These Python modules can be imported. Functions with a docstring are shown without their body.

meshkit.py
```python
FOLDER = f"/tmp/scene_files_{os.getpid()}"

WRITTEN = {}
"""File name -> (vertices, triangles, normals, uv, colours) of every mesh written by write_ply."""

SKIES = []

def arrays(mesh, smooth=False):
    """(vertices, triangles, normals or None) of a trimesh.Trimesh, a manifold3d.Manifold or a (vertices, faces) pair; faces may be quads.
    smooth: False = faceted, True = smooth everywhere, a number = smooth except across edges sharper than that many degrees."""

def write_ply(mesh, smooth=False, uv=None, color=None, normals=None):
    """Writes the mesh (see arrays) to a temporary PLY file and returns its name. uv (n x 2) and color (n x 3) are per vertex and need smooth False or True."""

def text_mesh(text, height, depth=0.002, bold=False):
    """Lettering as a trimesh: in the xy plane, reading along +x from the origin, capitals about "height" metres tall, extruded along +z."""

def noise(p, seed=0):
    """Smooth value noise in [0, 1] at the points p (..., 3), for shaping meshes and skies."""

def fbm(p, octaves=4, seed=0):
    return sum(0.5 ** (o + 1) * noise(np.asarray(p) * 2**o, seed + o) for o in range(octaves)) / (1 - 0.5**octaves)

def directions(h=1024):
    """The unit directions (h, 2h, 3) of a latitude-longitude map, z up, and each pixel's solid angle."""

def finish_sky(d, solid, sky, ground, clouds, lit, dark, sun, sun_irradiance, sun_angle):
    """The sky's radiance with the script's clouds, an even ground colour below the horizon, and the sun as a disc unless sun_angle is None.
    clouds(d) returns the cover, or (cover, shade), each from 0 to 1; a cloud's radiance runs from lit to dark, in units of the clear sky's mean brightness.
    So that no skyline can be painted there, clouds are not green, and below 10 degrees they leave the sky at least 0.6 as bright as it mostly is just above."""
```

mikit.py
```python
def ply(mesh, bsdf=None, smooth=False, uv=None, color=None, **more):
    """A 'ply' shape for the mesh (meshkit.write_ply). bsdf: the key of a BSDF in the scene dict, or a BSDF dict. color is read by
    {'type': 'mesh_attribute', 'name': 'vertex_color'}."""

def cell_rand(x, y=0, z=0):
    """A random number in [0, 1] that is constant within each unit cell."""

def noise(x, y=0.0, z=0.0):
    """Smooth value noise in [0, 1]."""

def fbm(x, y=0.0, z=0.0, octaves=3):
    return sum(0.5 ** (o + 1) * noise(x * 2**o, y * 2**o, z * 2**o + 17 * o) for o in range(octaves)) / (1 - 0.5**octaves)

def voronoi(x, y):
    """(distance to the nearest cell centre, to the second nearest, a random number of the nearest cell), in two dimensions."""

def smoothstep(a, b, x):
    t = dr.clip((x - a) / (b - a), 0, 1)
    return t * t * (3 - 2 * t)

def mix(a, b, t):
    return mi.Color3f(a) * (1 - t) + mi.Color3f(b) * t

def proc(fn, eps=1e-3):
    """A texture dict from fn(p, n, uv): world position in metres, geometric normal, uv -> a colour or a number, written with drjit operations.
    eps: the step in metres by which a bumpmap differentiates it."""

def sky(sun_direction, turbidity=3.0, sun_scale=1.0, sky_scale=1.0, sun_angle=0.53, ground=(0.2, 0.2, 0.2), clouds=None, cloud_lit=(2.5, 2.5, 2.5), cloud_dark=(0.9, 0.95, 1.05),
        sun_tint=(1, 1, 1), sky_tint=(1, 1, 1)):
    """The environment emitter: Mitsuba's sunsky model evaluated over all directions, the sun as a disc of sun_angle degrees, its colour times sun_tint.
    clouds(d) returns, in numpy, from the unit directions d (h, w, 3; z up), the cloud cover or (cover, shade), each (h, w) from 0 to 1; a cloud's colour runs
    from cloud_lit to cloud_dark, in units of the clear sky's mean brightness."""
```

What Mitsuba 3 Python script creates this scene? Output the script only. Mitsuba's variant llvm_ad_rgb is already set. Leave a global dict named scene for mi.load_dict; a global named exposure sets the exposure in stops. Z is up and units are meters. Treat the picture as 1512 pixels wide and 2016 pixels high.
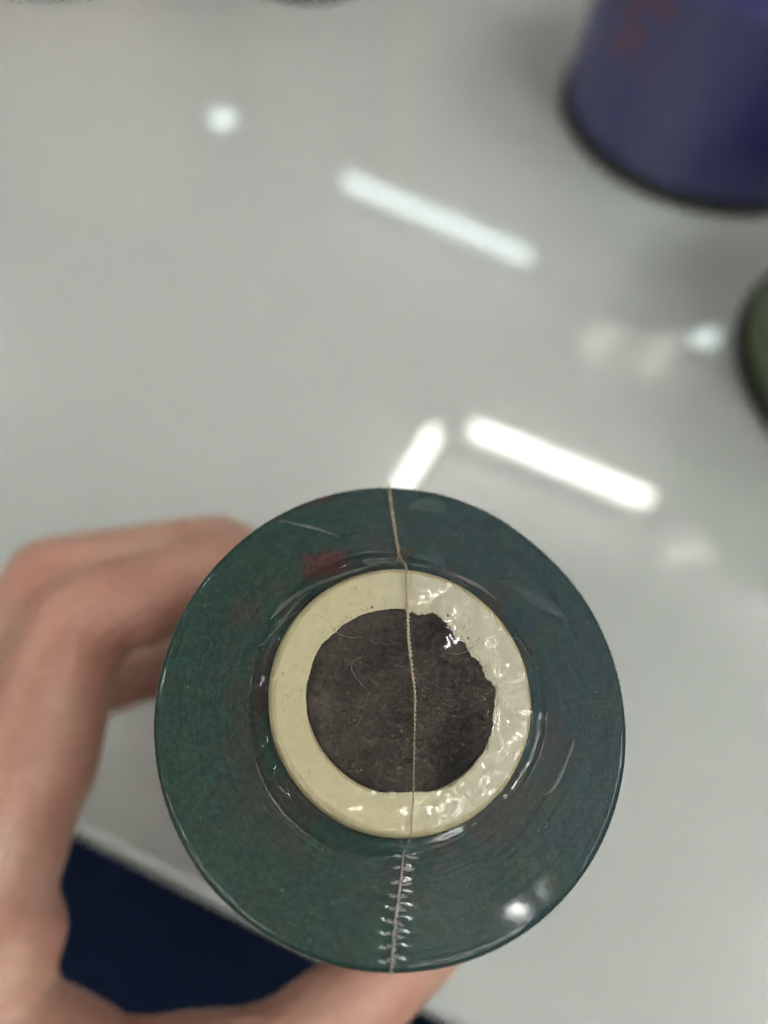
import math
import numpy as np, trimesh, mitsuba as mi, drjit as dr
import mikit, meshkit
import manifold3d as m3
T4 = mi.ScalarTransform4f
rng = np.random.default_rng(7)
scene, labels = {}, {}

# ---------------------------------------------------------------- camera, light, exposure
CAM = np.array([0, 0, 0.27])
TH, PS, FPX = 0.50996, 0.13462, 1514.0
fwd = np.array([0, math.sin(TH), -math.cos(TH)])
up0 = np.array([0, math.cos(TH), math.sin(TH)]); rt0 = np.array([1.0, 0, 0])
upv = math.cos(PS) * up0 - math.sin(PS) * rt0
scene['camera'] = {'type': 'thinlens', 'to_world': T4().look_at(origin=CAM.tolist(), target=(CAM + fwd).tolist(), up=upv.tolist()),
                   'fov': math.degrees(2 * math.atan(756 / FPX)), 'fov_axis': 'x', 'aperture_radius': 0.0018, 'focus_distance': 0.1015,
                   'near_clip': 0.005, 'far_clip': 100.0}
exposure = 0.69
CEIL = 2.86
LAMP = 12.0

# lamps as the table mirrors them: (x0, y0), (x1, y1), tint; the rows round about are unseen, added for even light
TUBES_SEEN = [((-0.485, 3.825), (0.612, 3.386), (0.27, 0.32, 0.32)),
              ((0.37, 2.184), (1.195, 1.920), (1.0, 0.97, 0.90)),
              ((0.185, 2.13), (0.045, 1.77), (1.0, 0.93, 0.86)),
              ((1.68, 1.67), (2.60, 1.38), (1.0, 0.97, 0.92))]
GLINT_TUBES = [((0.72, -0.78), (1.60, -1.03), (0.66, 0.65, 0.62)), ((1.98, -0.40), (2.02, 0.30), (0.72, 0.71, 0.67))]  # unseen broad tubes, added to put glints in the film
FILL_ROWS = [((2.55, -0.35), (2.85, 0.60), (1.0, 0.97, 0.92))]  # unseen tubes added as general fill
for y in (-4.0, -2.7, -1.4):
    for x in (-4.6, -3.2, -1.9, 0.9 + .25 * (y < -2), 2.3, 3.8):
        FILL_ROWS.append(((x, y + 0.1), (x + 1.15, y - 0.27), (1.0, 0.98, 0.93)))
for y in (0.6, 2.2):
    for x in (-4.6, -3.2, 2.9 + 0.3 * y, 4.4 + 0.3 * y):
        FILL_ROWS.append(((x, y + 0.1), (x + 1.15, y - 0.27), (1.0, 0.98, 0.93)))
DOWNLIGHTS = [(-1.35, 4.42, 0.075), (1.62, 3.12, 0.075)]


# ---------------------------------------------------------------- helpers
def numbered(key):
    if key not in scene and key not in labels:
        return key
    k = 1
    while f'{key}_{k:03d}' in scene or f'{key}_{k:03d}' in labels:
        k += 1
    return f'{key}_{k:03d}'


def put(key, mesh, bsdf, smooth=False, **more):
    key = numbered(key)
    scene[key] = mikit.ply(mesh, bsdf, smooth, **more)
    return key


def say(key, label=None, category=None, group=None, kind=None):
    d = {}
    if label: d['label'] = label
    if category: d['category'] = category
    if group: d['group'] = group
    if kind: d['kind'] = kind
    labels[key] = {**labels.get(key, {}), **d}


def thing(name, label, category, group=None):
    key = numbered(name)
    say(key, label, category, group)
    return key


def cat(ms):
    return trimesh.util.concatenate(ms)


def lathe(profile, n=128, closed=True):
    """revolves (r, z) points round z; closed joins the last point to the first."""
    pr = np.asarray(profile, float)
    a = np.arange(n) * 2 * np.pi / n
    v = np.stack([pr[:, None, 0] * np.cos(a), pr[:, None, 0] * np.sin(a), np.repeat(pr[:, 1:2], n, 1)], -1).reshape(-1, 3)
    m = len(pr); f = []
    for i in range(m if closed else m - 1):
        j = (i + 1) % m
        for k in range(n):
            l = (k + 1) % n
            f.append([i * n + k, j * n + k, j * n + l]); f.append([i * n + k, j * n + l, i * n + l])
    me = trimesh.Trimesh(v, f, process=False)
    return me


def tube(points, radius, sides=6, taper=True):
    P = np.asarray(points, float); n = len(P)
    R = np.full(n, radius) if np.isscalar(radius) else np.asarray(radius, float)
    t = np.gradient(P, axis=0); t /= np.linalg.norm(t, axis=1, keepdims=True)
    ref = np.array([0, 0, 1.0]) if abs(t[0][2]) < 0.9 else np.array([1.0, 0, 0])
    a = np.cross(t, ref); a /= np.linalg.norm(a, axis=1, keepdims=True); b = np.cross(t, a)
    ang = np.arange(sides) * 2 * np.pi / sides
    v = (P[:, None] + R[:, None, None] * (np.cos(ang)[None, :, None] * a[:, None] + np.sin(ang)[None, :, None] * b[:, None])).reshape(-1, 3)
    f = []
    for i in range(n - 1):
        for k in range(sides):
            l = (k + 1) % sides
            f += [[i * sides + k, i * sides + l, (i + 1) * sides + l], [i * sides + k, (i + 1) * sides + l, (i + 1) * sides + k]]
    v = np.vstack([v, P[:1], P[-1:]])
    for k in range(sides):
        l = (k + 1) % sides
        f += [[n * sides, l, k], [n * sides + 1, (n - 1) * sides + k, (n - 1) * sides + l]]
    return trimesh.Trimesh(v, f, process=False)


def rgb(*c): return {'type': 'rgb', 'value': list(c)}


def sstep(a, b, x):
    t = np.clip((x - a) / (b - a), 0, 1)
    return t * t * (3 - 2 * t)


# ---------------------------------------------------------------- the held roll's own frame
RN = np.array([0.06437, -0.06249, 1.0]); RN /= np.linalg.norm(RN)
RT = np.array([0.00535, 0.02911, 0.27 - 0.10264])
E1 = np.cross([0, 1, 0], RN); E1 /= np.linalg.norm(E1); E2 = np.cross(RN, E1)
ROLL = np.eye(4); ROLL[:3, 0], ROLL[:3, 1], ROLL[:3, 2], ROLL[:3, 3] = E1, E2, RN, RT


def moved(mesh, M=ROLL):
    mesh = mesh.copy(); mesh.apply_transform(M); return mesh


def local(p):
    q = p - mi.Point3f(*[float(x) for x in RT])
    return tuple(q.x * float(e[0]) + q.y * float(e[1]) + q.z * float(e[2]) for e in (E1, E2, RN))


# ---------------------------------------------------------------- materials
def mat(key, d):
    scene[key] = d
    return key


def table_col(p, n, uv):
    a = mikit.fbm(p.x * 9, p.y * 9, 3.0)
    return mikit.mix((0.555, 0.60, 0.575), (0.60, 0.63, 0.605), a)


mat('m_table', {'type': 'plastic', 'diffuse_reflectance': mikit.proc(table_col), 'int_ior': 1.9, 'nonlinear': False})
mat('m_ceiling', {'type': 'diffuse', 'reflectance': mikit.proc(lambda p, n, uv: mikit.mix((0.80, 0.82, 0.81), (0.86, 0.86, 0.84), mikit.fbm(p.x * .8, p.y * .8, 1.0)))})
mat('m_floor', {'type': 'diffuse', 'reflectance': mikit.proc(lambda p, n, uv: mikit.mix((0.20, 0.20, 0.20), (0.30, 0.29, 0.28), mikit.fbm(p.x * 3, p.y * 3, 1.0)))})
mat('m_lamp_metal', {'type': 'twosided', 'bsdf': {'type': 'roughplastic', 'diffuse_reflectance': rgb(.75, .75, .74), 'alpha': .2}})
mat('m_lamp', {'type': 'diffuse', 'reflectance': rgb(.8, .8, .8)})
mat('m_film', {'type': 'thindielectric', 'int_ior': 1.52})


def green_col(p, n, uv):
    x, y, z = local(p)
    r = dr.sqrt(x * x + y * y); th = dr.atan2(y, x)
    mm = 1000.0
    X, Y, R = x * mm, y * mm, r * mm
    rings = mikit.fbm(R * 9.0, th * 5.0, 1.0)
    grain = mikit.noise(R * 22.0, th * 46.0, 4.0)
    grain2 = mikit.fbm(X * 4.2, Y * 4.2, 9.0)
    big = mikit.fbm(X * .16 + 5, Y * .16, 2.0)
    col = mikit.mix((0.0095, 0.056, 0.041), (0.0070, 0.046, 0.057), mikit.smoothstep(-18, 22, X + .35 * Y + (big - .5) * 20))
    col = mikit.mix(col, (0.017, 0.064, 0.036), mikit.smoothstep(.56, .75, mikit.fbm(X * .30, Y * .30 + 7, 6.0)) * .7)
    brown = mikit.smoothstep(.42, .60, mikit.fbm(X * .22 + 3.3, Y * .22 + 11, 3.0, 4)) * (1 - mikit.smoothstep(20, 29, R + 3 * mikit.noise(X * .4, Y * .4)))
    col = mikit.mix(col, (0.040, 0.036, 0.029), brown * .85)
    # a reddish mark, a purple sliver beside the core, a few rusty touches
    def blob(cx, cy, sx, sy, rot, soft=.35):
        c, s = math.cos(rot), math.sin(rot)
        u, v = (X - cx) * c + (Y - cy) * s, -(X - cx) * s + (Y - cy) * c
        d = dr.maximum(dr.abs(u) / sx, dr.abs(v) / sy) + (mikit.fbm(X * 1.3, Y * 1.3, 5.0) - .5) * .5
        return 1 - mikit.smoothstep(1 - soft, 1 + soft, d)
    col = mikit.mix(col, (0.085, 0.020, 0.022), blob(*RED, 3.3, 1.9, .35) * .9)
    col = mikit.mix(col, (0.08, 0.022, 0.020), blob(*RED2, 3.2, .6, .45) * .55)
    col = mikit.mix(col, (0.05, 0.012, 0.028), (1 - mikit.smoothstep(.35, .9, dr.abs(R - 18.3))) * mikit.smoothstep(2.80, 2.95, dr.abs(th)) * .9)
    col = mikit.mix(col, (0.07, 0.038, 0.015), blob(*RUST, .8, .9, .0) * .7)
    col = mikit.mix(col, (0.055, 0.034, 0.020), blob(*RUST2, 2.1, 1.7, .2, .6) * .6)
    mot = mikit.fbm(X * 2.1, Y * 2.1, 14.0, 4)
    k = .40 + .58 * rings + .26 * grain + .85 * (mot - .5) + .5 * (grain2 - .5)
    col = mikit.mix(col, (0.050, 0.040, 0.032), mikit.smoothstep(.60, .78, mikit.fbm(X * 1.1 + 20, Y * 1.1, 31.0)) * .40)
    col = col * dr.maximum(k, .25)
    sp = mikit.smoothstep(.80, .93, mikit.noise(R * 7.0, th * 150.0, 8.0)) * .10
    return mikit.mix(col, (0.13, 0.15, 0.12), sp)


# coloured marks, mm in the roll's frame (measured against the roll's own diameter)
RED, RED2, RUST, RUST2 = (-12.9, 17.4), (-15.9, 27.2), (-1.3, 21.4), (-22.5, 8.5)
mat('m_green_base', {'type': 'principled', 'base_color': mikit.proc(green_col), 'roughness': .55, 'specular': .35})


def green_bump(p, n, uv):
    x, y, z = local(p)
    r = dr.sqrt(x * x + y * y) * 1000; th = dr.atan2(y, x)
    return mikit.fbm(r * 9.0, th * 4.0, 1.0) * .5 + mikit.fbm(x * 4200, y * 4200, 9.0) * .5


mat('m_green', {'type': 'bumpmap', 'arbitrary': mikit.proc(green_bump, 4e-5), 'scale': 6e-5, 'bsdf': {'type': 'ref', 'id': 'm_green_base'}})


def core_col(p, n, uv):
    x, y, z = local(p)
    X, Y, Z = x * 1000, y * 1000, z * 1000
    th = dr.atan2(Y, X)
    c = mikit.mix((0.60, 0.54, 0.31), (0.68, 0.62, 0.395), mikit.fbm(X * .35, Y * .35, 2.0))
    fib = mikit.fbm(th * 14, Z * 2.4 + X * .4, Y * .5)
    c = c * (0.90 + .18 * fib)
    c = mikit.mix(c, (0.22, 0.15, 0.07), mikit.smoothstep(.86, .93, mikit.noise(X * 3.6, Y * 3.6, Z * 2.6)) * .35)
    c = mikit.mix(c, (0.40, 0.28, 0.13), mikit.smoothstep(.45, .62, mikit.fbm(X * .5 + 8, Y * .5, Z * .5)) * .22)
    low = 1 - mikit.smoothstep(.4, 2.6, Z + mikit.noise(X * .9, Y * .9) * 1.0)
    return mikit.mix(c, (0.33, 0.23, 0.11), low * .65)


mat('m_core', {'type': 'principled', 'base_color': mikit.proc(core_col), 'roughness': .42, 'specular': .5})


def torn_col(p, n, uv):
    x, y, z = local(p)
    X, Y = x * 1000, y * 1000
    t = mikit.smoothstep(-6, 9, X + .3 * Y + (mikit.fbm(X * .5, Y * .5) - .5) * 8)
    c = mikit.mix((0.66, 0.605, 0.375), (0.61, 0.58, 0.435), t)
    c = c * (.92 + .14 * mikit.fbm(X * 1.3, Y * 1.3, 3.0))
    return mikit.mix(c, (0.10, 0.07, 0.04), mikit.smoothstep(.93, .96, mikit.noise(X * 3.3, Y * 3.3, 2.0)) * .5)


mat('m_torn', {'type': 'principled', 'base_color': mikit.proc(torn_col), 'roughness': .4, 'specular': .5})
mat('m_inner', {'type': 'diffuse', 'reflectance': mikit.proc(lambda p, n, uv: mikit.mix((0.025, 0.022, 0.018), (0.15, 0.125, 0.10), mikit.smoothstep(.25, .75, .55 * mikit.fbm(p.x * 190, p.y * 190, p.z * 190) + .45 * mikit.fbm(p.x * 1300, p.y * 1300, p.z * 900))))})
mat('m_dust', {'type': 'twosided', 'bsdf': {'type': 'diffuse', 'reflectance': rgb(.17, .145, .12)}})
mat('m_lint', {'type': 'twosided', 'bsdf': {'type': 'diffuse', 'reflectance': rgb(.30, .27, .24)}})


def seam_col(p, n, uv):
    x, y, z = local(p)
    X, Y = x * 1000, y * 1000
    c = mikit.mix((0.42, 0.32, 0.22), (0.58, 0.49, 0.38), mikit.fbm(X * 3, Y * 3, 1.0))
    return mikit.mix((0.45, 0.43, 0.40), c, mikit.smoothstep(-19.0, -14.5, Y))


mat('m_seam', {'type': 'twosided', 'bsdf': {'type': 'roughplastic', 'diffuse_reflectance': mikit.proc(seam_col), 'alpha': .18}})
mat('m_pucker_sheen', {'type': 'twosided', 'bsdf': {'type': 'roughplastic', 'diffuse_reflectance': rgb(.30, .305, .30), 'alpha': .2}})
for nm, op, c_, al in (('m_sheen', .36, (.34, .36, .37), .06), ('m_sheen_clear', .50, (.42, .42, .40), .05), ('m_sheen_haze', .11, (.30, .36, .37), .08)):  # film sheen and haze put into the colour of laid-on strips
    def fade(p, n, uv, op=op):
        e = dr.maximum(1 - dr.square(uv.y), 0) * dr.minimum(1, 6 * uv.x * (1 - uv.x))
        return dr.clip(op * e * (.5 + 1.1 * mikit.fbm(uv.x * 9 + p.x * 400, uv.y * 3.5, p.y * 400)), 0, .9)
    mat(nm, {'type': 'mask', 'opacity': mikit.proc(fade), 'bsdf': {'type': 'twosided', 'bsdf': {'type': 'roughplastic', 'diffuse_reflectance': rgb(*c_), 'alpha': al}}})


def veil_op(p, n, uv):
    x, y, z = local(p)
    X, Y = x * 1000, y * 1000
    a = mikit.fbm(X * .30 + 2, Y * .30, 3.0, 4)
    b = mikit.fbm(X * 3.0, Y * 3.0, 5.0)
    c = mikit.smoothstep(.62, .80, mikit.noise(X * 1.1 + Y * 5.0 + 3 * a, Y * 1.0 - X * .3, 7.0))
    return dr.clip(.36 + .8 * (a - .5) + 1.0 * (b - .5) + .18 * c - .22 * mikit.smoothstep(5, 10, X - .3 * Y), .04, .9)


mat('m_dusty', {'type': 'mask', 'opacity': mikit.proc(veil_op), 'bsdf': {'type': 'twosided', 'bsdf': {'type': 'diffuse', 'reflectance':
    mikit.proc(lambda p, n, uv: mikit.mix((0.060, 0.050, 0.042), (0.14, 0.12, 0.10), mikit.fbm(p.x * 2600, p.y * 2600, 1.0)))}}})
mat('m_painted_glint', {'type': 'twosided', 'bsdf': {'type': 'roughplastic', 'diffuse_reflectance': rgb(.74, .73, .68), 'alpha': .12}})  # pale colour stands in for white glints off the film
mat('m_crease_glint', {'type': 'mask', 'opacity': .45, 'bsdf': {'type': 'twosided', 'bsdf': {'type': 'roughplastic', 'diffuse_reflectance': rgb(.45, .44, .42), 'alpha': .1}}})  # pale colour stands in for light caught on folds


JOINTS = [(-60, 52, 122), (-36, 68, 119), (-81, 70, 98), (-6, -22, 104), (-34, -30, 106)]      # knuckles, mm


def skin_col(p, n, uv):
    X, Y, Z = p.x * 1000, p.y * 1000, p.z * 1000
    c = mikit.mix((0.58, 0.325, 0.24), (0.71, 0.45, 0.345), mikit.fbm(X * .09, Y * .09, Z * .09))
    c = mikit.mix(c, (0.56, 0.22, 0.165), mikit.smoothstep(.42, .7, mikit.fbm(X * .06 + 4, Y * .06, Z * .06)) * .5)
    for jx, jy, jz in JOINTS:
        c = mikit.mix(c, (0.60, 0.235, 0.175), .38 * dr.exp(-(dr.square(X - jx) + dr.square(Y - jy) + dr.square(Z - jz)) / 150.0))
    return c * (.90 + .18 * mikit.fbm(X * .5, Y * .5, Z * .5))


mat('m_skin_base', {'type': 'principled', 'base_color': mikit.proc(skin_col), 'roughness': .38, 'specular': .5, 'sheen': .15})
mat('m_skin', {'type': 'bumpmap', 'arbitrary': mikit.proc(lambda p, n, uv: mikit.fbm(p.x * 900, p.y * 900, p.z * 900), 2e-4), 'scale': 1.6e-4,
               'bsdf': {'type': 'ref', 'id': 'm_skin_base'}})
mat('m_cloth', {'type': 'principled', 'roughness': .95, 'specular': .15,
                'base_color': mikit.proc(lambda p, n, uv: mikit.mix((0.0028, 0.0075, 0.024), (0.0055, 0.013, 0.037), mikit.fbm(p.x * 130, p.y * 130, p.z * 130)))})

PUR, GRN = np.array([0.1535, 0.441]), np.array([0.2375, 0.258])


def purple_col(p, n, uv):
    a = dr.atan2(p.y - float(PUR[1]), p.x - float(PUR[0]))
    c = mikit.mix((0.028, 0.029, 0.130), (0.046, 0.046, 0.145), mikit.fbm(a * 5, p.z * 30, 1.0))
    c = c * (.85 + .3 * mikit.fbm(a * 3, p.z * 700, 2.0))
    u = (a + 2.62) * 82; v = p.z * 1000           # millimetres round the roll and up it
    red = mikit.smoothstep(.50, .58, mikit.fbm(u * .16 + 3, v * .12, 2.0)) * mikit.smoothstep(50, 56, v) * (1 - mikit.smoothstep(86, 92, v)) * mikit.smoothstep(-26, -22, u) * (1 - mikit.smoothstep(26, 34, u))
    return mikit.mix(c, (0.15, 0.040, 0.045), red * .55)


mat('m_purple', {'type': 'principled', 'base_color': mikit.proc(purple_col), 'roughness': .32, 'specular': .5, 'clearcoat': .8, 'clearcoat_gloss': .9})
mat('m_olive', {'type': 'principled', 'roughness': .4, 'clearcoat': .5, 'clearcoat_gloss': .85,
                'base_color': mikit.proc(lambda p, n, uv: mikit.mix((0.075, 0.105, 0.045), (0.10, 0.135, 0.062), mikit.fbm(p.x * 60, p.y * 60, p.z * 500)))})
mat('m_pink', {'type': 'principled', 'roughness': .4, 'clearcoat': .4, 'base_color': mikit.proc(lambda p, n, uv: mikit.mix((0.30, 0.12, 0.12), (0.36, 0.17, 0.16), mikit.fbm(p.x * 60, p.y * 60, p.z * 300)))})
mat('m_greygreen', {'type': 'principled', 'roughness': .4, 'clearcoat': .4, 'base_color': mikit.proc(lambda p, n, uv: mikit.mix((0.13, 0.16, 0.13), (0.18, 0.21, 0.17), mikit.fbm(p.x * 60, p.y * 60, p.z * 300)))})
mat('m_base_shade', {'type': 'principled', 'roughness': .5, 'base_color': rgb(.010, .016, .010)})  # near-black, painted for the shade under a standing roll
mat('m_card', {'type': 'principled', 'roughness': .7, 'base_color': mikit.proc(lambda p, n, uv: mikit.mix((0.035, 0.042, 0.030), (0.06, 0.065, 0.05), mikit.fbm(p.x * 200, p.y * 200, p.z * 200)))})

# ---------------------------------------------------------------- the setting
# table: a white board whose rounded front edge runs under the camera
ED = np.array([0.9580, -0.2868]); EN = np.array([0.2868, 0.9580]); EP = np.array([-0.0322, 0.0031])
TH_ = 0.034
prof = [(1.15, 0.0)] + [(0.006 - 0.006 * math.sin(a), -0.006 + 0.006 * math.cos(a)) for a in np.linspace(0, math.pi / 2, 9)]
prof += [(0.006 - 0.006 * math.cos(a), -TH_ + 0.006 - 0.006 * math.sin(a)) for a in np.linspace(0, math.pi / 2, 7)] + [(1.15, -TH_)]
prof = np.array(prof); npf = len(prof)
LEN = (-0.95, 1.05)
v = []
for s in LEN:
    for d, z in prof:
        q = EP + ED * s + EN * d
        v.append([q[0], q[1], z])
f = []
for i in range(npf):
    j = (i + 1) % npf
    f += [[i, npf + j, j], [i, npf + i, npf + j]]
for i in range(1, npf - 1):
    f += [[0, i, i + 1], [npf, npf + i + 1, npf + i]]
tb = trimesh.Trimesh(v, f, process=False); tb.fix_normals()
tab = thing('table', 'glossy white table with a rounded front edge reflecting the ceiling tubes', 'table')
put(tab + '__top', tb, 'm_table', smooth=30)
for s in (-0.88, 0.98):
    for d in (0.07, 1.08):
        q = EP + ED * s + EN * d
        leg = trimesh.creation.box([.05, .05, .716]); leg.apply_translation([q[0], q[1], -TH_ - .0005 - .358])
        put(tab + '__leg', leg, 'm_lamp_metal')

fl = trimesh.creation.box([16, 16, .02]); fl.apply_translation([0, 1.5, -.76])
put('floor', fl, 'm_floor'); say('floor', kind='structure')
ce = trimesh.creation.box([18, 18, .02]); ce.apply_translation([0, 2, CEIL + .01])
put('ceiling', ce, 'm_ceiling'); say('ceiling', kind='structure')


def batten(p0, p1, tint, said=None, rt=.028):
    p0, p1 = np.array(p0), np.array(p1)
    L = np.linalg.norm(p1 - p0); c = (p0 + p1) / 2; ang = math.atan2(*(p1 - p0)[::-1])
    k = thing('ceiling_lamp', said or 'unseen fluorescent tube added under the ceiling for general light', 'lamp', 'dim tubes added for streaks at the right' if rt == .065 else 'unseen broad tubes added for film glints' if rt == .11 else None if said else 'unseen fluorescent tubes added as fill')
    M = trimesh.transformations.translation_matrix([c[0], c[1], 2.70]) @ trimesh.transformations.rotation_matrix(ang, [0, 0, 1])
    h = trimesh.creation.box([L + .05, .07, .05]); h.apply_translation([0, 0, .075]); h.apply_transform(M)
    put(k + '__housing', h, 'm_lamp_metal')
    for s in (-1, 1):
        e = trimesh.creation.box([.02, .045, .075]); e.apply_translation([s * (L / 2 + .012), 0, .012]); e.apply_transform(M)
        put(k + '__holder', e, 'm_lamp_metal')
    t = trimesh.creation.cylinder(rt, L, sections=12); t.apply_transform(trimesh.transformations.rotation_matrix(math.pi / 2, [0, 1, 0])); t.apply_transform(M)
    put(k + '__tube', t, 'm_lamp', emitter={'type': 'area', 'radiance': rgb(*[LAMP * x for x in tint])})


for a, t_ in zip(TUBES_SEEN, ('dim cool tube lamp mirrored in the table above the middle of the photo', 'bright white tube lamp mirrored in the table right above the green roll',
                              'warm tube lamp mirrored steeply at the top rim of the green roll', 'tube lamp whose mirrored end shows at the right edge of the photo')): batten(*a, t_)
for p, q in (((.93, 2.76), (1.33, 3.31)), ((1.22, 2.68), (1.75, 3.58)), ((1.25, 1.63), (1.59, 1.77))):  # dim tubes added to imitate diagonal streaks mirrored in the table
    batten(p, q, (.085, .074, .071), 'dim pinkish tube added to draw a faint streak in the table at the right', .065)
for a in GLINT_TUBES: batten(*a, 'unseen broad tube added to put glints in the film on the cream core', .11)
for a in FILL_ROWS: batten(*a)
for x, y, rad in DOWNLIGHTS:
    k = thing('downlight', 'round downlight mirrored as a small white spot at the ' + ('upper left of the table' if x < 0 else 'right, beside the olive roll'), 'lamp', 'round ceiling downlights')
    rim = lathe([(rad, CEIL - .012), (rad + .015, CEIL - .012), (rad + .018, CEIL - .001), (rad, CEIL - .001)], 32); rim.apply_translation([x, y, 0]); rim.fix_normals()
    put(k + '__rim', rim, 'm_lamp_metal')
    d = trimesh.creation.cylinder(rad - .001, .006, sections=32); d.apply_translation([x, y, CEIL - .006])
    put(k + '__diffuser', d, 'm_lamp', emitter={'type': 'area', 'radiance': rgb(3.8, 4.6, 4.5)})

# ---------------------------------------------------------------- the green roll in the hand
ROLL_L, R_OUT, R_CORE, R_HOLE, H_CORE = 0.125, 0.0320, 0.0173, 0.01265, 0.0042


def wob(th):      # the wound edge is not a perfect circle
    return 1 + .0035 * np.cos(3 * th + 1.1) + .004 * np.cos(2 * th - 2.2) - .007 * np.exp(-((th - .95) / .22) ** 2) - .005 * np.exp(-((th + .8) / .25) ** 2)


roll = thing('green_roll', 'dark green wound roll in clear shrink film, held upright in the hand', 'roll')
# wound layers: the end face with fine, slightly uneven turns, a softened rim, the side, the hollow for the core
nth = 720
th = np.arange(nth) * 2 * np.pi / nth
rad = np.concatenate([np.linspace(R_CORE + .00015, R_OUT - .0007, 190), R_OUT - .0007 + .0007 * np.sin(np.linspace(.2, math.pi / 2, 7)), [R_OUT, R_OUT, R_CORE + .00015]])
zz = np.concatenate([np.zeros(190), -.0007 + .0007 * np.cos(np.linspace(.2, math.pi / 2, 7)), [-.03, -ROLL_L, -ROLL_L]])
turn = meshkit.fbm(np.stack([rad[:190, None] * 1600 + 0 * th, np.cos(th)[None] * 2.2 + 0 * rad[:190, None], np.sin(th)[None] * 2.2 + 0 * rad[:190, None]], -1), 3, 4) - .5
Z = np.repeat(zz[:, None], nth, 1); Z[:190] += turn * .00022 - .0004 * sstep(.019, .032, rad[:190])[:, None]
Z[190:197] -= .0004
Rr = rad[:, None] * np.where(rad[:, None] > .025, 1 + (wob(th)[None] - 1) * sstep(.02, .031, rad)[:, None], 1)
V = np.stack([Rr * np.cos(th), Rr * np.sin(th), Z], -1).reshape(-1, 3)


def gridfaces(m, n, close=False):
    i, k = np.meshgrid(np.arange(m if close else m - 1), np.arange(n), indexing='ij')
    j, l = (i + 1) % m, (k + 1) % n
    a, b, c, d = i * n + k, j * n + k, j * n + l, i * n + l
    return np.vstack([np.stack([a, b, c], -1).reshape(-1, 3), np.stack([a, c, d], -1).reshape(-1, 3)])


body = trimesh.Trimesh(V, gridfaces(len(rad), nth, True), process=False)
put(roll + '__body', moved(body), 'm_green', smooth=40)

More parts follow.
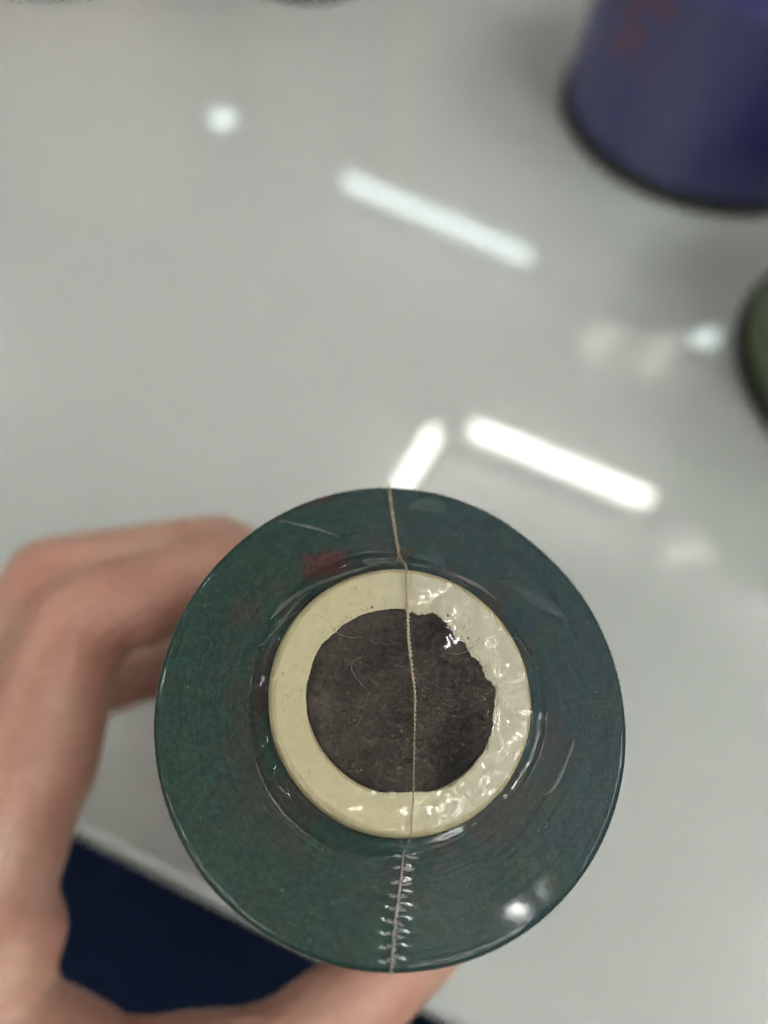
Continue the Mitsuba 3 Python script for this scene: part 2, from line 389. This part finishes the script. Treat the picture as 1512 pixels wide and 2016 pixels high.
# paper core: a thick yellowed tube that stands 3 mm proud
cp = [(R_CORE, -ROLL_L - .003), (R_CORE, H_CORE - .0011)] + [(R_CORE - .0011 + .0011 * math.cos(a), H_CORE - .0011 + .0011 * math.sin(a)) for a in np.linspace(.25, math.pi / 2, 6)]
cp += [(R_HOLE + .0003, H_CORE), (R_HOLE, H_CORE - .0003), (R_HOLE, -ROLL_L - .003)]
core = lathe(cp, 240)
vv = core.vertices.copy()
top = vv[:, 2] > -.001
vv[top, :2] *= (1 + .006 * (meshkit.fbm(vv[top] * [260, 260, 200], 3, 2) - .5))[:, None]
core = trimesh.Trimesh(vv, core.faces, process=False); core.fix_normals()
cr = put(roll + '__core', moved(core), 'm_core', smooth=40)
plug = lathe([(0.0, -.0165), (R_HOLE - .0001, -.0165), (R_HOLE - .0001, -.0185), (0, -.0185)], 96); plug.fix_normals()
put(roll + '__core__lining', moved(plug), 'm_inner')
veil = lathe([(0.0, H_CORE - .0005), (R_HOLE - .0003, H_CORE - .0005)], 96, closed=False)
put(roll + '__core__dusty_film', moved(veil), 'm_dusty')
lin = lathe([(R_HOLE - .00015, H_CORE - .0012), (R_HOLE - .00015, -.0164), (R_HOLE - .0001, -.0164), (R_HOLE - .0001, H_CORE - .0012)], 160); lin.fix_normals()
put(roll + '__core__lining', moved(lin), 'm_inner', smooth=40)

# the torn paper edge round the mouth of the core (millimetres, roll frame)
from shapely.geometry import Polygon, Point
from shapely import affinity
MOUTH = np.array([[-1.21, 11.61], [-0.72, 11.05], [0.12, 11.1], [1.52, 11.24], [2.62, 11.51], [3.79, 11.12], [4.73, 10.26], [5.79, 9.42], [6.44, 8.38], [7.44, 8.25], [7.73, 7.45], [8.26, 6.83], [9.56, 6.19], [10.33, 5.2], [10.56, 3.99], [11.59, 3.05], [12.18, 2.46], [12.32, 1.13], [12.3, -1.53], [11.98, -2.88], [11.8, -4.19], [11.49, -5.51], [10.53, -6.91], [9.47, -8.55], [7.91, -10.24], [6.2, -11.33], [4.68, -11.66], [2.42, -12.09], [0.41, -12.36], [-1.6, -12.59], [-3.37, -12.64], [-4.7, -12.23], [-6.33, -11.5], [-7.31, -10.91], [-7.52, -10.34], [-8.19, -10.19], [-9.34, -9.37], [-10.43, -8.17], [-11.34, -6.55], [-12.06, -4.63], [-12.53, -2.63], [-12.75, -0.57], [-12.63, 1.06], [-12.28, 3.01], [-11.76, 4.75], [-10.62, 6.19], [-9.25, 7.97], [-7.27, 9.58], [-5.17, 10.6], [-3.01, 11.31]]) * .985 + [.05, -.25]


def jag(P, amp, step=.12, seed=0, closed=True):
    """the outline resampled finely, with small tears pushed along the radius"""
    P = np.asarray(P, float); Q = np.vstack([P, P[:1]]) if closed else P
    L = np.concatenate([[0], np.cumsum(np.linalg.norm(np.diff(Q, axis=0), axis=1))])
    t = np.arange(0, L[-1], step)
    q = np.stack([np.interp(t, L, Q[:, k]) for k in (0, 1)], 1)
    nse = meshkit.fbm(np.stack([q[:, 0] * 1.7, q[:, 1] * 1.7, q[:, 0] * 0 + seed], -1), 4, seed) - .5
    amp = np.array([amp(x, y) for x, y in q]) if callable(amp) else amp
    return q * (1 + (nse * 2 * amp / np.linalg.norm(q, axis=1)))[:, None]


C0 = (0.1, -0.2)       # the core sits a little off the middle
rag = lambda x, y: .55 if (x > -1 and y > -6) else (.22 if y < -9 else .10)
ring = Point(*C0).buffer(16.5, 64).difference(Polygon(jag(MOUTH, rag, seed=3)).buffer(0))
ring = max(getattr(ring, 'geoms', [ring]), key=lambda g: g.area)


def sheet(poly, z, t):
    m = trimesh.creation.extrude_polygon(poly, t * 1000, engine='earcut')
    m.apply_scale(.001); m.apply_translation([0, 0, z]); m.fix_normals()
    return m


put(roll + '__core__torn_paper', moved(sheet(ring, H_CORE + .00001, .00022)), 'm_torn')
# a second layer torn off along a ragged edge at the lower left; it runs round the right side up to the seam
edge = np.array([[-4.6, -11.9], [-5.0, -13.0], [-4.0, -13.8], [-4.3, -14.9], [-3.0, -15.8], [-1.6, -16.4]])
fan = [[-4.6, -11.9], [-5.0, -13.0], [-4.0, -13.8], [-4.3, -14.9], [-3.0, -15.8], [-1.6, -18], [9, -22], [24, -10], [24, 10], [10, 24], [-0.6, 24], [-0.9, 13], [-1.2, 11], [0, 0]]
fan = Polygon(jag(np.array(fan) + [0.0, 0.01], .12, seed=9)).buffer(0)
lay = Point(*C0).buffer(16.2, 64).intersection(fan).difference(Polygon(jag(MOUTH * 1.012, .5, seed=6)).buffer(0))
lay = max(getattr(lay, 'geoms', [lay]), key=lambda g: g.area)
put(roll + '__core__torn_paper', moved(sheet(lay, H_CORE + .00024, .00018)), 'm_torn')


# shrink film: one thin clear sheet over mouth, core, end face, rim and side
def face_z(r): return -.0004 * sstep(.019, .032, r)


def film_z(x, y):
    """height of the film over the roll's end, metres"""
    r = np.hypot(x - .00020, y + .00035); th = np.arctan2(y, x); X, Y = x * 1000, y * 1000
    nz = lambda sx, sy, seed, o=3: meshkit.fbm(np.stack([X * sx, Y * sy, 0 * X + seed], -1), o, seed) - .5
    tent = .0203 + .0012 * np.cos(th - 2.3) + .0008 * np.cos(3 * th)
    base = face_z(np.hypot(x, y)) + .00030
    z = base + (H_CORE + .00105 - base) * (1 - sstep(.0167, tent, r))
    over = 1 - sstep(.0112, .0126, r)                      # above the mouth
    onring = sstep(.0118, .0128, r) * (1 - sstep(.0160, .0172, r))
    right = sstep(-2.0, -1.3, th) * (1 - sstep(1.45, 1.75, th))
    z = z - .00035 * over * (1 - (r / .0122) ** 2) + over * (.00050 * nz(.10, .10, 3, 2) + .00003 * nz(1.1, 1.1, 4))
    z = z + onring * (right * (.00135 * nz(.40, .40, 11, 2) + .00016 * nz(1.2, 1.2, 12, 1)) + (1 - right) * (.00045 * nz(.38, .38, 13, 2) + .00006 * nz(1.3, 1.3, 14, 1)))
    face = sstep(.0186, .0212, r)
    rr = r * 1000
    wr = meshkit.fbm(np.stack([np.cos(th) * 5, np.sin(th) * 5, rr * .18], -1), 3, 21) - .5
    z = z + face * (.00004 * wr + .00004 * nz(.22, .22, 22, 2))
    for bx, by, amp, sg in ((18.4, -21.2, .00030, 2.1), (4.6, 8.4, .00060, 1.2), (14.0, 26.0, .00012, 2.5)):
        z = z + amp * np.exp(-((X - bx) ** 2 + (Y - by) ** 2) / (2 * sg * sg))
    z = z + .00018 * sstep(.0172, .0184, r) * (1 - sstep(.0196, .0245, r)) * (meshkit.fbm(np.stack([np.cos(th) * 9, np.sin(th) * 9, rr * .25], -1), 3, 25) - .3)
    sx = np.interp(Y, SEAM[::-1, 1], SEAM[::-1, 0])
    d = np.abs(X - sx)
    z = np.where(onring > .02, np.maximum(z, H_CORE + .00064 + .00022 * nz(.55, .55, 31, 2)), z)
    z = z + .00007 * np.exp(-(d / .5) ** 2)
    low = 1 - sstep(-18.6, -17.8, Y)
    z = z + low * (.00004 + .00009 * meshkit.noise(np.stack([Y * .45, 0 * Y + 3, 0 * Y], -1))) * np.exp(-(d / 1.1) ** 2) * np.sin(Y * 2 * np.pi / 1.45 + .5 * np.sin(X))
    return z


SEAM = np.array([[-5.38, 31.95], [-5.12, 30.87], [-3.87, 25.59], [-2.56, 20.92], [-1.75, 17.12], [-1.0, 11.91], [-0.13, 6.21], [1.45, -0.47], [2.03, -6.93], [2.45, -11.86], [2.76, -17.46], [2.81, -22.28], [2.65, -27.17], [2.86, -31.4], [2.9, -32.1]])
nf = 900
tf = np.arange(nf) * 2 * np.pi / nf
rf = np.concatenate([np.linspace(.00005, .0118, 90), np.linspace(.0119, .0205, 110), np.linspace(.0206, R_OUT - .0008, 90)])
fx, fy = rf[:, None] * np.cos(tf), rf[:, None] * np.sin(tf)
w_ = 1 + (wob(tf)[None] - 1) * sstep(.02, .031, rf)[:, None]
fx, fy = fx * w_, fy * w_
fz = film_z(fx, fy)
rimr = R_OUT - .0008 + np.array([.0004, .00078, .00092, .00095, .00095, .00095])
rimz = np.array([-.00022, -.00050, -.00095, -.0025, -.05, -ROLL_L])
gx = rimr[:, None] * np.cos(tf) * wob(tf); gy = rimr[:, None] * np.sin(tf) * wob(tf); gz = rimz[:, None] + 0 * tf
FV = np.stack([np.vstack([fx, gx]), np.vstack([fy, gy]), np.vstack([fz, gz])], -1).reshape(-1, 3)
film = trimesh.Trimesh(FV, gridfaces(len(rf) + 6, nf), process=False)
fi = put(roll + '__film', moved(film), 'm_film', smooth=True)
say(fi, 'clear wrinkled shrink film stretched over the roll end')


def onfilm(P, lift):
    P = np.asarray(P, float) / 1000
    return np.column_stack([P, film_z(P[:, 0], P[:, 1]) + lift])


# welded seam: a ragged narrow strip lying across the middle
ns = 900
s_ = np.linspace(0, 1, ns)
Ls = np.concatenate([[0], np.cumsum(np.linalg.norm(np.diff(SEAM, axis=0), axis=1))]); Ls /= Ls[-1]
c_ = np.stack([np.interp(s_, Ls, SEAM[:, k]) for k in (0, 1)], 1)
kern = np.hanning(61); kern /= kern.sum()
c_[:, 0] = np.convolve(np.pad(c_[:, 0], 30, mode='edge'), kern, 'valid')
jit = lambda f, seed: meshkit.fbm(np.stack([s_ * f, 0 * s_ + seed, 0 * s_], -1), 3, seed) - .5
wl = .15 + .22 * jit(160, 1) + .13 * np.maximum(0, np.sin(s_ * 690 + 1.5)) * (1 - sstep(.7, .8, s_)); wr_ = .17 + .24 * jit(210, 2) + .26 * np.maximum(0, np.sin(s_ * 690 + 2 * jit(40, 7))) * (.6 + .8 * (jit(90, 8) + .5)) * (.55 + .45 * sstep(.28, .34, s_) * (1 - sstep(.6, .7, s_)))
thin = .80 - .38 * sstep(.45, .6, s_) + .55 * sstep(.78, .86, s_)
L_, R_ = c_.copy(), c_.copy()
L_[:, 0] -= np.maximum(.03, wl) * thin; R_[:, 0] += np.maximum(.03, wr_) * thin
cl = lambda P: np.clip(np.hypot(P[:, 0], P[:, 1]), 0, 31.2) / np.maximum(np.hypot(P[:, 0], P[:, 1]), 1e-6)
zl = onfilm(L_ * cl(L_)[:, None], .00006)[:, 2]; zr = onfilm(R_ * cl(R_)[:, None], .00022)[:, 2]
up_ = .00003 + .00005 * (jit(120, 5) + .5)
SV = np.stack([np.column_stack([L_ / 1000, zl]), np.column_stack([c_ / 1000, np.maximum(zl, zr) + up_]), np.column_stack([R_ / 1000, zr]), np.column_stack([c_ / 1000, np.minimum(zl, zr) - .00002])], 1).reshape(-1, 3)
sf = []
for i in range(ns - 1):
    for k in range(4):
        l = (k + 1) % 4
        sf += [[i * 4 + k, i * 4 + l, (i + 1) * 4 + l], [i * 4 + k, (i + 1) * 4 + l, (i + 1) * 4 + k]]
sf += [[0, 2, 1], [0, 3, 2], [ns * 4 - 4, ns * 4 - 3, ns * 4 - 2], [ns * 4 - 4, ns * 4 - 2, ns * 4 - 1]]
seam = trimesh.Trimesh(SV, sf, process=False); seam.fix_normals()
k = put(fi + '__seam', moved(seam), 'm_seam', smooth=50); say(k, 'ragged tan weld seam running across the film')

# puckers beside the lower seam, their whitish reflections put into the colour
lefts = [(1.3, -19.3, 1.1), (2.11, -20.59, .9), (1.87, -22.19, 1.1), (2.05, -23.66, 1.0), (2.1, -24.99, 1.0), (2.07, -26.45, 1.0), (2.34, -27.82, .9), (2.61, -29.16, .7), (2.5, -30.5, .6)]
rights = [(4.38, -19.16, 1.8), (4.31, -20.6, 1.5), (3.84, -22.28, 1.3), (3.58, -23.81, 1.0), (3.96, -25.24, 1.1), (3.6, -26.74, 1.0), (3.9, -27.96, 1.2), (3.7, -30.0, .5)]
for j, (x, y, L) in enumerate(lefts + rights):
    sgn = -1 if j < len(lefts) else 1
    sx = np.interp(y, SEAM[::-1, 1], SEAM[::-1, 0]); t = np.linspace(0, 1, 9)
    px_ = sx + sgn * (.18 + t * L)
    py_ = y + .12 * np.sin(t * 3 + j) + sgn * .10 * t
    r_ = .00019 * np.sin(np.pi * (.12 + .85 * t)) * (.8 + .5 * rng.random())
    m = tube(onfilm(np.stack([px_, py_], 1), .00004), r_, 6)
    put(fi + '__pucker', moved(m), 'm_pucker_sheen', smooth=True)

# light caught on sharp film folds, drawn as pale hair lines (mm)
CREASE_GLINTS = [([[-19.88, 3.94], [-18.25, 5.47], [-16.66, 7.3], [-14.93, 8.6]], 0.05), ([[-14.28, 6.1], [-13.98, 7.57], [-12.7, 8.12], [-10.91, 7.22]], 0.03), ([[-11.08, 7.47], [-10.24, 6.48], [-8.78, 5.87], [-6.2, 6.06]], 0.045), ([[-10.73, 6.96], [-9.8, 6.27], [-9.17, 5.75]], 0.04), ([[-15.78, 11.85], [-13.4, 12.94], [-11.02, 14.16], [-7.83, 16.09], [-4.51, 17.44]], 0.05), ([[-20.67, 22.98], [-17.68, 22.87], [-14.04, 22.55], [-11.25, 21.91]], 0.05), ([[4.12, 6.18], [6.74, 5.94], [8.22, 6.97], [9.7, 8.13], [12.8, 9.16], [14.66, 9.19]], 0.045), ([[15.19, 9.83], [16.59, 8.96], [19.1, 6.8]], 0.045), ([[10.35, 6.39], [12.44, 6.45], [15.39, 5.22]], 0.03), ([[16.5, 16.97], [19.35, 16.29], [21.62, 15.51], [22.76, 14.84]], 0.05), ([[21.03, -9.27], [22.74, -6.65], [23.96, -3.31], [24.21, -2.53]], 0.05), ([[-1.09, 18.28], [1.09, 18.59], [3.29, 18.74]], 0.04)]
for pts, rad_ in CREASE_GLINTS:
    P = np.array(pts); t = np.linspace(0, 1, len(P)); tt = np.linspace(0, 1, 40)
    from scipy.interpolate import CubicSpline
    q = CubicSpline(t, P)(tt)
    put(fi + '__crease_glint', moved(tube(onfilm(q, .00003), rad_ * 1e-3 * np.sin(np.pi * (.04 + .92 * tt)) ** .6, 5)), 'm_crease_glint', smooth=True)

# milky strips painted as the film's sheen round the core and across the face (mm; half width; kind)
for pts, hw, kd in [([[-18.99, 7.93], [-17.69, 9.9], [-15.52, 11.98], [-12.09, 13.68], [-7.8, 15.85], [-4.79, 17.3]], 0.45, 1), ([[-19.37, 4.16], [-17.41, 6.89], [-15.95, 9.6], [-14.08, 11.84]], 0.35, 1), ([[-18.18, -0.33], [-18.43, 2.36], [-17.91, 4.39], [-17.07, 6.52]], 0.5, 0), ([[-20.39, 23.03], [-17.07, 22.82], [-14.03, 22.45], [-10.94, 21.8]], 0.22, 0), ([[-1.75, 28.04], [-0.44, 29.24], [1.84, 29.66], [3.65, 29.03]], 1.6, 2), ([[-0.87, 20.18], [0.75, 20.77], [2.99, 20.86], [4.24, 19.58]], 1.0, 2), ([[14.8, -11.13], [15.97, -9.82], [17.0, -8.04], [17.32, -6.81]], 0.35, 0), ([[17.77, 6.59], [18.24, 4.82], [18.47, 2.51], [18.42, 0.47]], 0.35, 0), ([[12.45, 18.92], [15.3, 18.53], [18.75, 17.06], [21.61, 15.8], [23.07, 13.75]], 0.9, 2), ([[20.28, -9.6], [22.25, -7.44], [23.71, -3.84], [24.33, -1.77]], 0.3, 0), ([[-0.03, -18.22], [2.1, -18.26], [4.2, -17.92], [6.97, -17.09]], 0.25, 0), ([[0.2, 19.09], [4.93, 19.03], [9.48, 17.76], [12.38, 15.94]], 0.3, 1)]:
    P = np.array(pts); q = CubicSpline(np.linspace(0, 1, len(P)), P)(np.linspace(0, 1, 36)); t_ = np.linspace(0, 1, 36)
    nn = np.gradient(q, axis=0); nn = np.stack([-nn[:, 1], nn[:, 0]], 1) / np.linalg.norm(nn, axis=1)[:, None]
    hwv = hw * np.sin(np.pi * (.02 + .96 * t_)) ** .8 * (.55 + .9 * meshkit.noise(np.stack([t_ * 5 + 7 * hw, t_ * 0 + P[0, 0], t_ * 0], -1)))
    rows = [onfilm(q + nn * (hwv * k_)[:, None], .00012 + .00010 * (1 - k_ * k_)) for k_ in (-1, -.5, 0, .5, 1)]
    put(fi + '__sheen_strip', moved(trimesh.Trimesh(np.stack(rows).reshape(-1, 3), [x for i in range(4) for j in range(35) for x in ([i * 36 + j, i * 36 + j + 1, i * 36 + 37 + j], [i * 36 + j, i * 36 + 37 + j, i * 36 + 36 + j])], process=False)), ('m_sheen', 'm_sheen_clear', 'm_sheen_haze')[kd], smooth=True, uv=np.stack([np.tile(t_, 5), np.repeat([-1, -.5, 0, .5, 1], 36)], 1))

# pale worm lines painted as the film's glints over the torn paper
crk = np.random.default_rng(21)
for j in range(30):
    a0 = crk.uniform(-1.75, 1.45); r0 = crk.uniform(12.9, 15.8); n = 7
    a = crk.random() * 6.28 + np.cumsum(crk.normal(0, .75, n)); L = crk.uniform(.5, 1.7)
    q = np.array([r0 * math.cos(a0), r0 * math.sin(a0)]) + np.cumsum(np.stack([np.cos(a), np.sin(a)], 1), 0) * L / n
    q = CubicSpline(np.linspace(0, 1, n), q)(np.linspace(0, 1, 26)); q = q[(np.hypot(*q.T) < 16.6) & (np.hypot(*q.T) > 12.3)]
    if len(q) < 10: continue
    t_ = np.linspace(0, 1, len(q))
    put(fi + '__painted_glint', moved(tube(onfilm(q, .00002), crk.uniform(.00003, .00007) * np.sin(np.pi * (.05 + .9 * t_)) ** .7 * (.7 + .6 * meshkit.noise(np.stack([t_ * 6 + j * 9, 0 * t_, 0 * t_], -1))), 6)), 'm_painted_glint', smooth=True)

# dust: flakes and lint settled on the film
def flakes(n, rfun, size):
    r = rfun(n * 3); a = rng.random(n * 3) * 2 * np.pi
    P = np.stack([r * np.cos(a), r * np.sin(a)], 1)
    keep = meshkit.fbm(np.column_stack([P * .28, 0 * r]), 3, 44) + .35 * (rng.random(n * 3) - .5)
    P = P[np.argsort(-keep)[:n]]
    base = onfilm(P, .00005)
    sz = size * (.4 + 1.1 * rng.random(n) ** 2) * 1e-3
    rot = rng.random(n) * 2 * np.pi; asp = .5 + .5 * rng.random(n)
    V, F = [], []
    for k_, (dx, dy) in enumerate([(-1, -1), (1, -.7), (.8, 1), (-.9, .8)]):
        u = dx * sz * .5; w = dy * sz * .5 * asp
        V.append(base + np.stack([u * np.cos(rot) - w * np.sin(rot), u * np.sin(rot) + w * np.cos(rot), (rng.random(n) - .3) * sz * .3], 1))
    V = np.stack(V, 1).reshape(-1, 3); i = np.arange(n) * 4
    F = np.vstack([np.stack([i, i + 1, i + 2], 1), np.stack([i, i + 2, i + 3], 1)])
    return trimesh.Trimesh(V, F, process=False)


dust = cat([flakes(4500, lambda n: 12.3 * np.sqrt(rng.random(n)), .10), flakes(3500, lambda n: np.sqrt(17.5 ** 2 + (31 ** 2 - 17.5 ** 2) * rng.random(n)), .085),
            flakes(60, lambda n: 12.0 * np.sqrt(rng.random(n)), .28), flakes(90, lambda n: 17.5 + 13 * rng.random(n), .22), flakes(40, lambda n: 12.6 + 4 * rng.random(n), .09)])
k = put(fi + '__dust', moved(dust), 'm_dust'); say(k, kind='stuff')
hairs = []
for j in range(32):
    r0, a0 = (12 * math.sqrt(rng.random()) if j < 20 else 18 + 12 * rng.random()), rng.random() * 6.28
    n = 10; a = rng.random() * 6.28 + np.cumsum(rng.normal(0, .30, n)); L = .4 + 1.4 * rng.random() ** 2
    q = np.array([r0 * math.cos(a0), r0 * math.sin(a0)]) + np.cumsum(np.stack([np.cos(a), np.sin(a)], 1), 0) * L / n
    hairs.append(tube(onfilm(q, .00007), .000013 + .000012 * rng.random(), 4))
t = np.linspace(0, 1, 14)      # the one long curl of lint in the mouth
hairs.append(tube(onfilm(np.stack([-5.4 - 1.8 * np.sin(t * 2.6), -.2 + 4.2 * t - .6 * t * t], 1), .00008), .00003, 4))
k = put(fi + '__lint', moved(cat(hairs)), 'm_lint', smooth=True); say(k, kind='stuff')


# ---------------------------------------------------------------- the person: left hand and forearm, trousers
def ball(c, r): return m3.Manifold.sphere(r, 28).translate(list(map(float, c)))


def bone(*pr): return m3.Manifold.batch_hull([ball(c, r) for c, r in pr])


def chain(pts):
    return [bone(pts[i], pts[i + 1]) for i in range(len(pts) - 1)]


IDX = [((-.0645, .0035, .106), .0128), ((-.0605, .052, .113), .0108), ((-.036, .0685, .111), .0092), ((-.0145, .0680, .108), .0074)]
MID = [((-.087, .007, .086), .0128), ((-.0830, .0715, .084), .0106), ((-.043, .0872, .082), .0094), ((-.0120, .0755, .083), .0078)]
RIN = [((-.095, .008, .064), .0122), ((-.083, .058, .062), .0106), ((-.0545, .0670, .061), .0094), ((-.0290, .0680, .060), .0078)]
LIT = [((-.098, .006, .044), .0108), ((-.084, .054, .042), .0092), ((-.0610, .0630, .042), .0082), ((-.0365, .0640, .041), .0068)]
WR = [(-.150, -.030, .082), (-.152, -.026, .058)]
THB = [((-.094, -.020, .078), .0175), ((-.0345, -.0300, .095), .0128), ((-.0060, -.0225, .094), .0112), ((.0200, .0015, .090), .0080)]
parts = []
for c in (IDX, MID, RIN, LIT, THB): parts += chain(c)
for c, o in ((IDX, 0), (MID, 0), (RIN, 1), (LIT, 1)):
    parts.append(bone(c[0], (WR[o], .020)))
    # soft pads between the joints
    for i in (0, 1):
        a, b = np.array(c[i][0]), np.array(c[i + 1][0]); mdl = (a + b) / 2
        inw = np.array([.0022, .033, mdl[2]]) - mdl; inw[2] = 0; inw /= np.linalg.norm(inw)
        parts.append(bone((a * .62 + b * .38 + inw * .0018, c[i][1] * .90), (a * .38 + b * .62 + inw * .0018, c[i + 1][1] * .95)))
for a, b in ((IDX, MID), (MID, RIN), (RIN, LIT)):
    parts.append(bone((a[0][0], a[0][1] - .002), (b[0][0], b[0][1] - .002), (WR[0], .018), (WR[1], .018)))
parts.append(bone((IDX[0][0], .0105), (THB[0][0], .0165), (WR[0], .020)))
web = (-.0600, -.0065, .098)
parts.append(bone((IDX[0][0], .0100), (web, .0105), ((-.080, -.018, .086), .013)))
parts.append(bone((web, .0100), ((-.062, -.0235, .092), .0120), ((-.090, -.018, .080), .015)))
parts.append(bone((WR[0], .021), (WR[1], .021), ((-.20, -.047, .070), .026)))
parts.append(bone(((-.20, -.047, .070), .026), ((-.25, -.065, .074), .031), ((-.40, -.14, .078), .037)))
hand = m3.Manifold.batch_boolean(parts, m3.OpType.Add).refine_to_length(.0022)
mh = hand.to_mesh()
hm = trimesh.Trimesh(mh.vert_properties[:, :3], mh.tri_verts, process=True)
trimesh.smoothing.filter_taubin(hm, lamb=.55, nu=.56, iterations=35)
# knuckle folds: shallow furrows across the backs of the joints
vh = hm.vertices.copy(); nh = hm.vertex_normals
dsp = .0006 * (meshkit.fbm(vh * 220, 3, 5) - .5)
for c in (IDX, MID, RIN, LIT, THB):
    for i in (1, 2):
        p, ax = np.array(c[i][0]), np.array(c[i + 1][0]) - np.array(c[i - 1][0]); ax /= np.linalg.norm(ax)
        d = vh - p; t = d @ ax; near = np.exp(-((np.linalg.norm(d, axis=1) / (c[i][1] * 1.5)) ** 4))
        dsp -= .0009 * near * (np.cos(t / .0026 * 2 * np.pi) * .5 + .5) * np.exp(-(t / .0055) ** 2)
hm = trimesh.Trimesh(vh + nh * dsp[:, None], hm.faces, process=False)
person = thing('person', 'person in dark navy trousers at the table edge, left hand gripping the green roll', 'person')
k = put(person + '__hand_and_forearm', hm, 'm_skin', smooth=True)


# trousers: lap and thighs under the table edge, shins, folds of cloth
def thick(pts): return [bone(pts[i], pts[i + 1]) for i in range(len(pts) - 1)]


ED3, EN3 = np.array([*ED, 0]), np.array([*EN, 0])
O3 = np.array([EP[0], EP[1], 0]) + ED3 * .03


def body_pt(s, d, z): return O3 + ED3 * s + EN3 * d + np.array([0, 0, z])


tp = []
for sg in (-1, 1):
    tp += thick([(body_pt(sg * .10, -.26, -.20), .105), (body_pt(sg * .115, -.04, -.205), .092), (body_pt(sg * .13, .22, -.21), .072), (body_pt(sg * .135, .25, -.45), .062), (body_pt(sg * .135, .22, -.685), .054)])
tp.append(bone((body_pt(-.10, -.28, -.19), .115), (body_pt(.10, -.28, -.19), .115), (body_pt(-.08, -.30, -.10), .11), (body_pt(.08, -.30, -.10), .11)))
tp.append(bone((body_pt(-.09, -.16, -.22), .085), (body_pt(.09, -.16, -.22), .085), (body_pt(-.09, .06, -.225), .07), (body_pt(.09, .06, -.225), .07)))
tm = m3.Manifold.batch_boolean(tp, m3.OpType.Add).refine_to_length(.010).to_mesh()
tm = trimesh.Trimesh(tm.vert_properties[:, :3], tm.tri_verts, process=True)
trimesh.smoothing.filter_taubin(tm, lamb=.5, nu=.51, iterations=20)
vt = tm.vertices; nt = tm.vertex_normals
u_ = vt @ ED3; d_ = vt @ EN3
fold = np.abs(meshkit.fbm(np.stack([u_ * 7 + d_ * 9, d_ * 16 - u_ * 10, vt[:, 2] * 12], -1), 3, 8) - .5)
tm = trimesh.Trimesh(vt + nt * ((.2 - fold) * .022)[:, None], tm.faces, process=False)
k = put(person + '__trousers', tm, 'm_cloth', smooth=True); say(k, 'dark navy trousers below the table edge')


# ---------------------------------------------------------------- the rolls standing on the table
def standing(name, label, cx, cy, R, H, bsdf):
    k = thing(name, label, 'roll')
    lift = .0070
    pr = [(R * .5, lift), (R - .0015, lift), (R - .0004, lift + .0004), (R, lift + .0015), (R, lift + H - .0015), (R - .0005, lift + H - .0004), (R - .0015, lift + H), (R * .5, lift + H)]
    b = lathe(pr, 200); vb = b.vertices.copy()
    a = np.arctan2(vb[:, 1], vb[:, 0])
    b = trimesh.Trimesh(vb, b.faces, process=False); b.fix_normals(); b.apply_translation([cx, cy, 0])
    put(k + '__body', b, bsdf, smooth=30)
    e = lathe([(R * .45, .0006), (R + .0028, .0006), (R + .0030, .0012), (R + .0030, .0055), (R + .0020, .0066), (R * .45, .0066)], 160); e.fix_normals(); e.apply_translation([cx, cy, 0])  # dark ring in place of the shaded gap under the roll
    put(k + '__base_shade', e, 'm_base_shade', smooth=30)
    c = lathe([(R * .38, .0004), (R * .45 - .0003, .0004), (R * .45 - .0003, H + .0102), (R * .38, H + .0102)], 96); c.fix_normals(); c.apply_translation([cx, cy, 0])
    put(k + '__core', c, 'm_card', smooth=30)
    return k


standing('purple_roll', 'large blurred dark purple roll standing on the white table at the upper right', PUR[0], PUR[1], .081, .088, 'm_purple')
standing('pink_roll', 'dull pink roll whose painted base shade just enters the photo at the top left corner', -.262, .545, .070, .17, 'm_pink')
standing('grey_green_roll', 'grey green roll whose painted base shade just enters the photo at the top edge', -.100, .554, .045, .115, 'm_greygreen')
standing('slim_roll', 'slim dusky pink roll just above the photo, mirrored as a faint vertical band', -.029, .552, .0125, .15, 'm_pink')
standing('olive_roll', 'blurred olive green roll cut off by the right edge of the photo', GRN[0], GRN[1], .081, .082, 'm_olive')
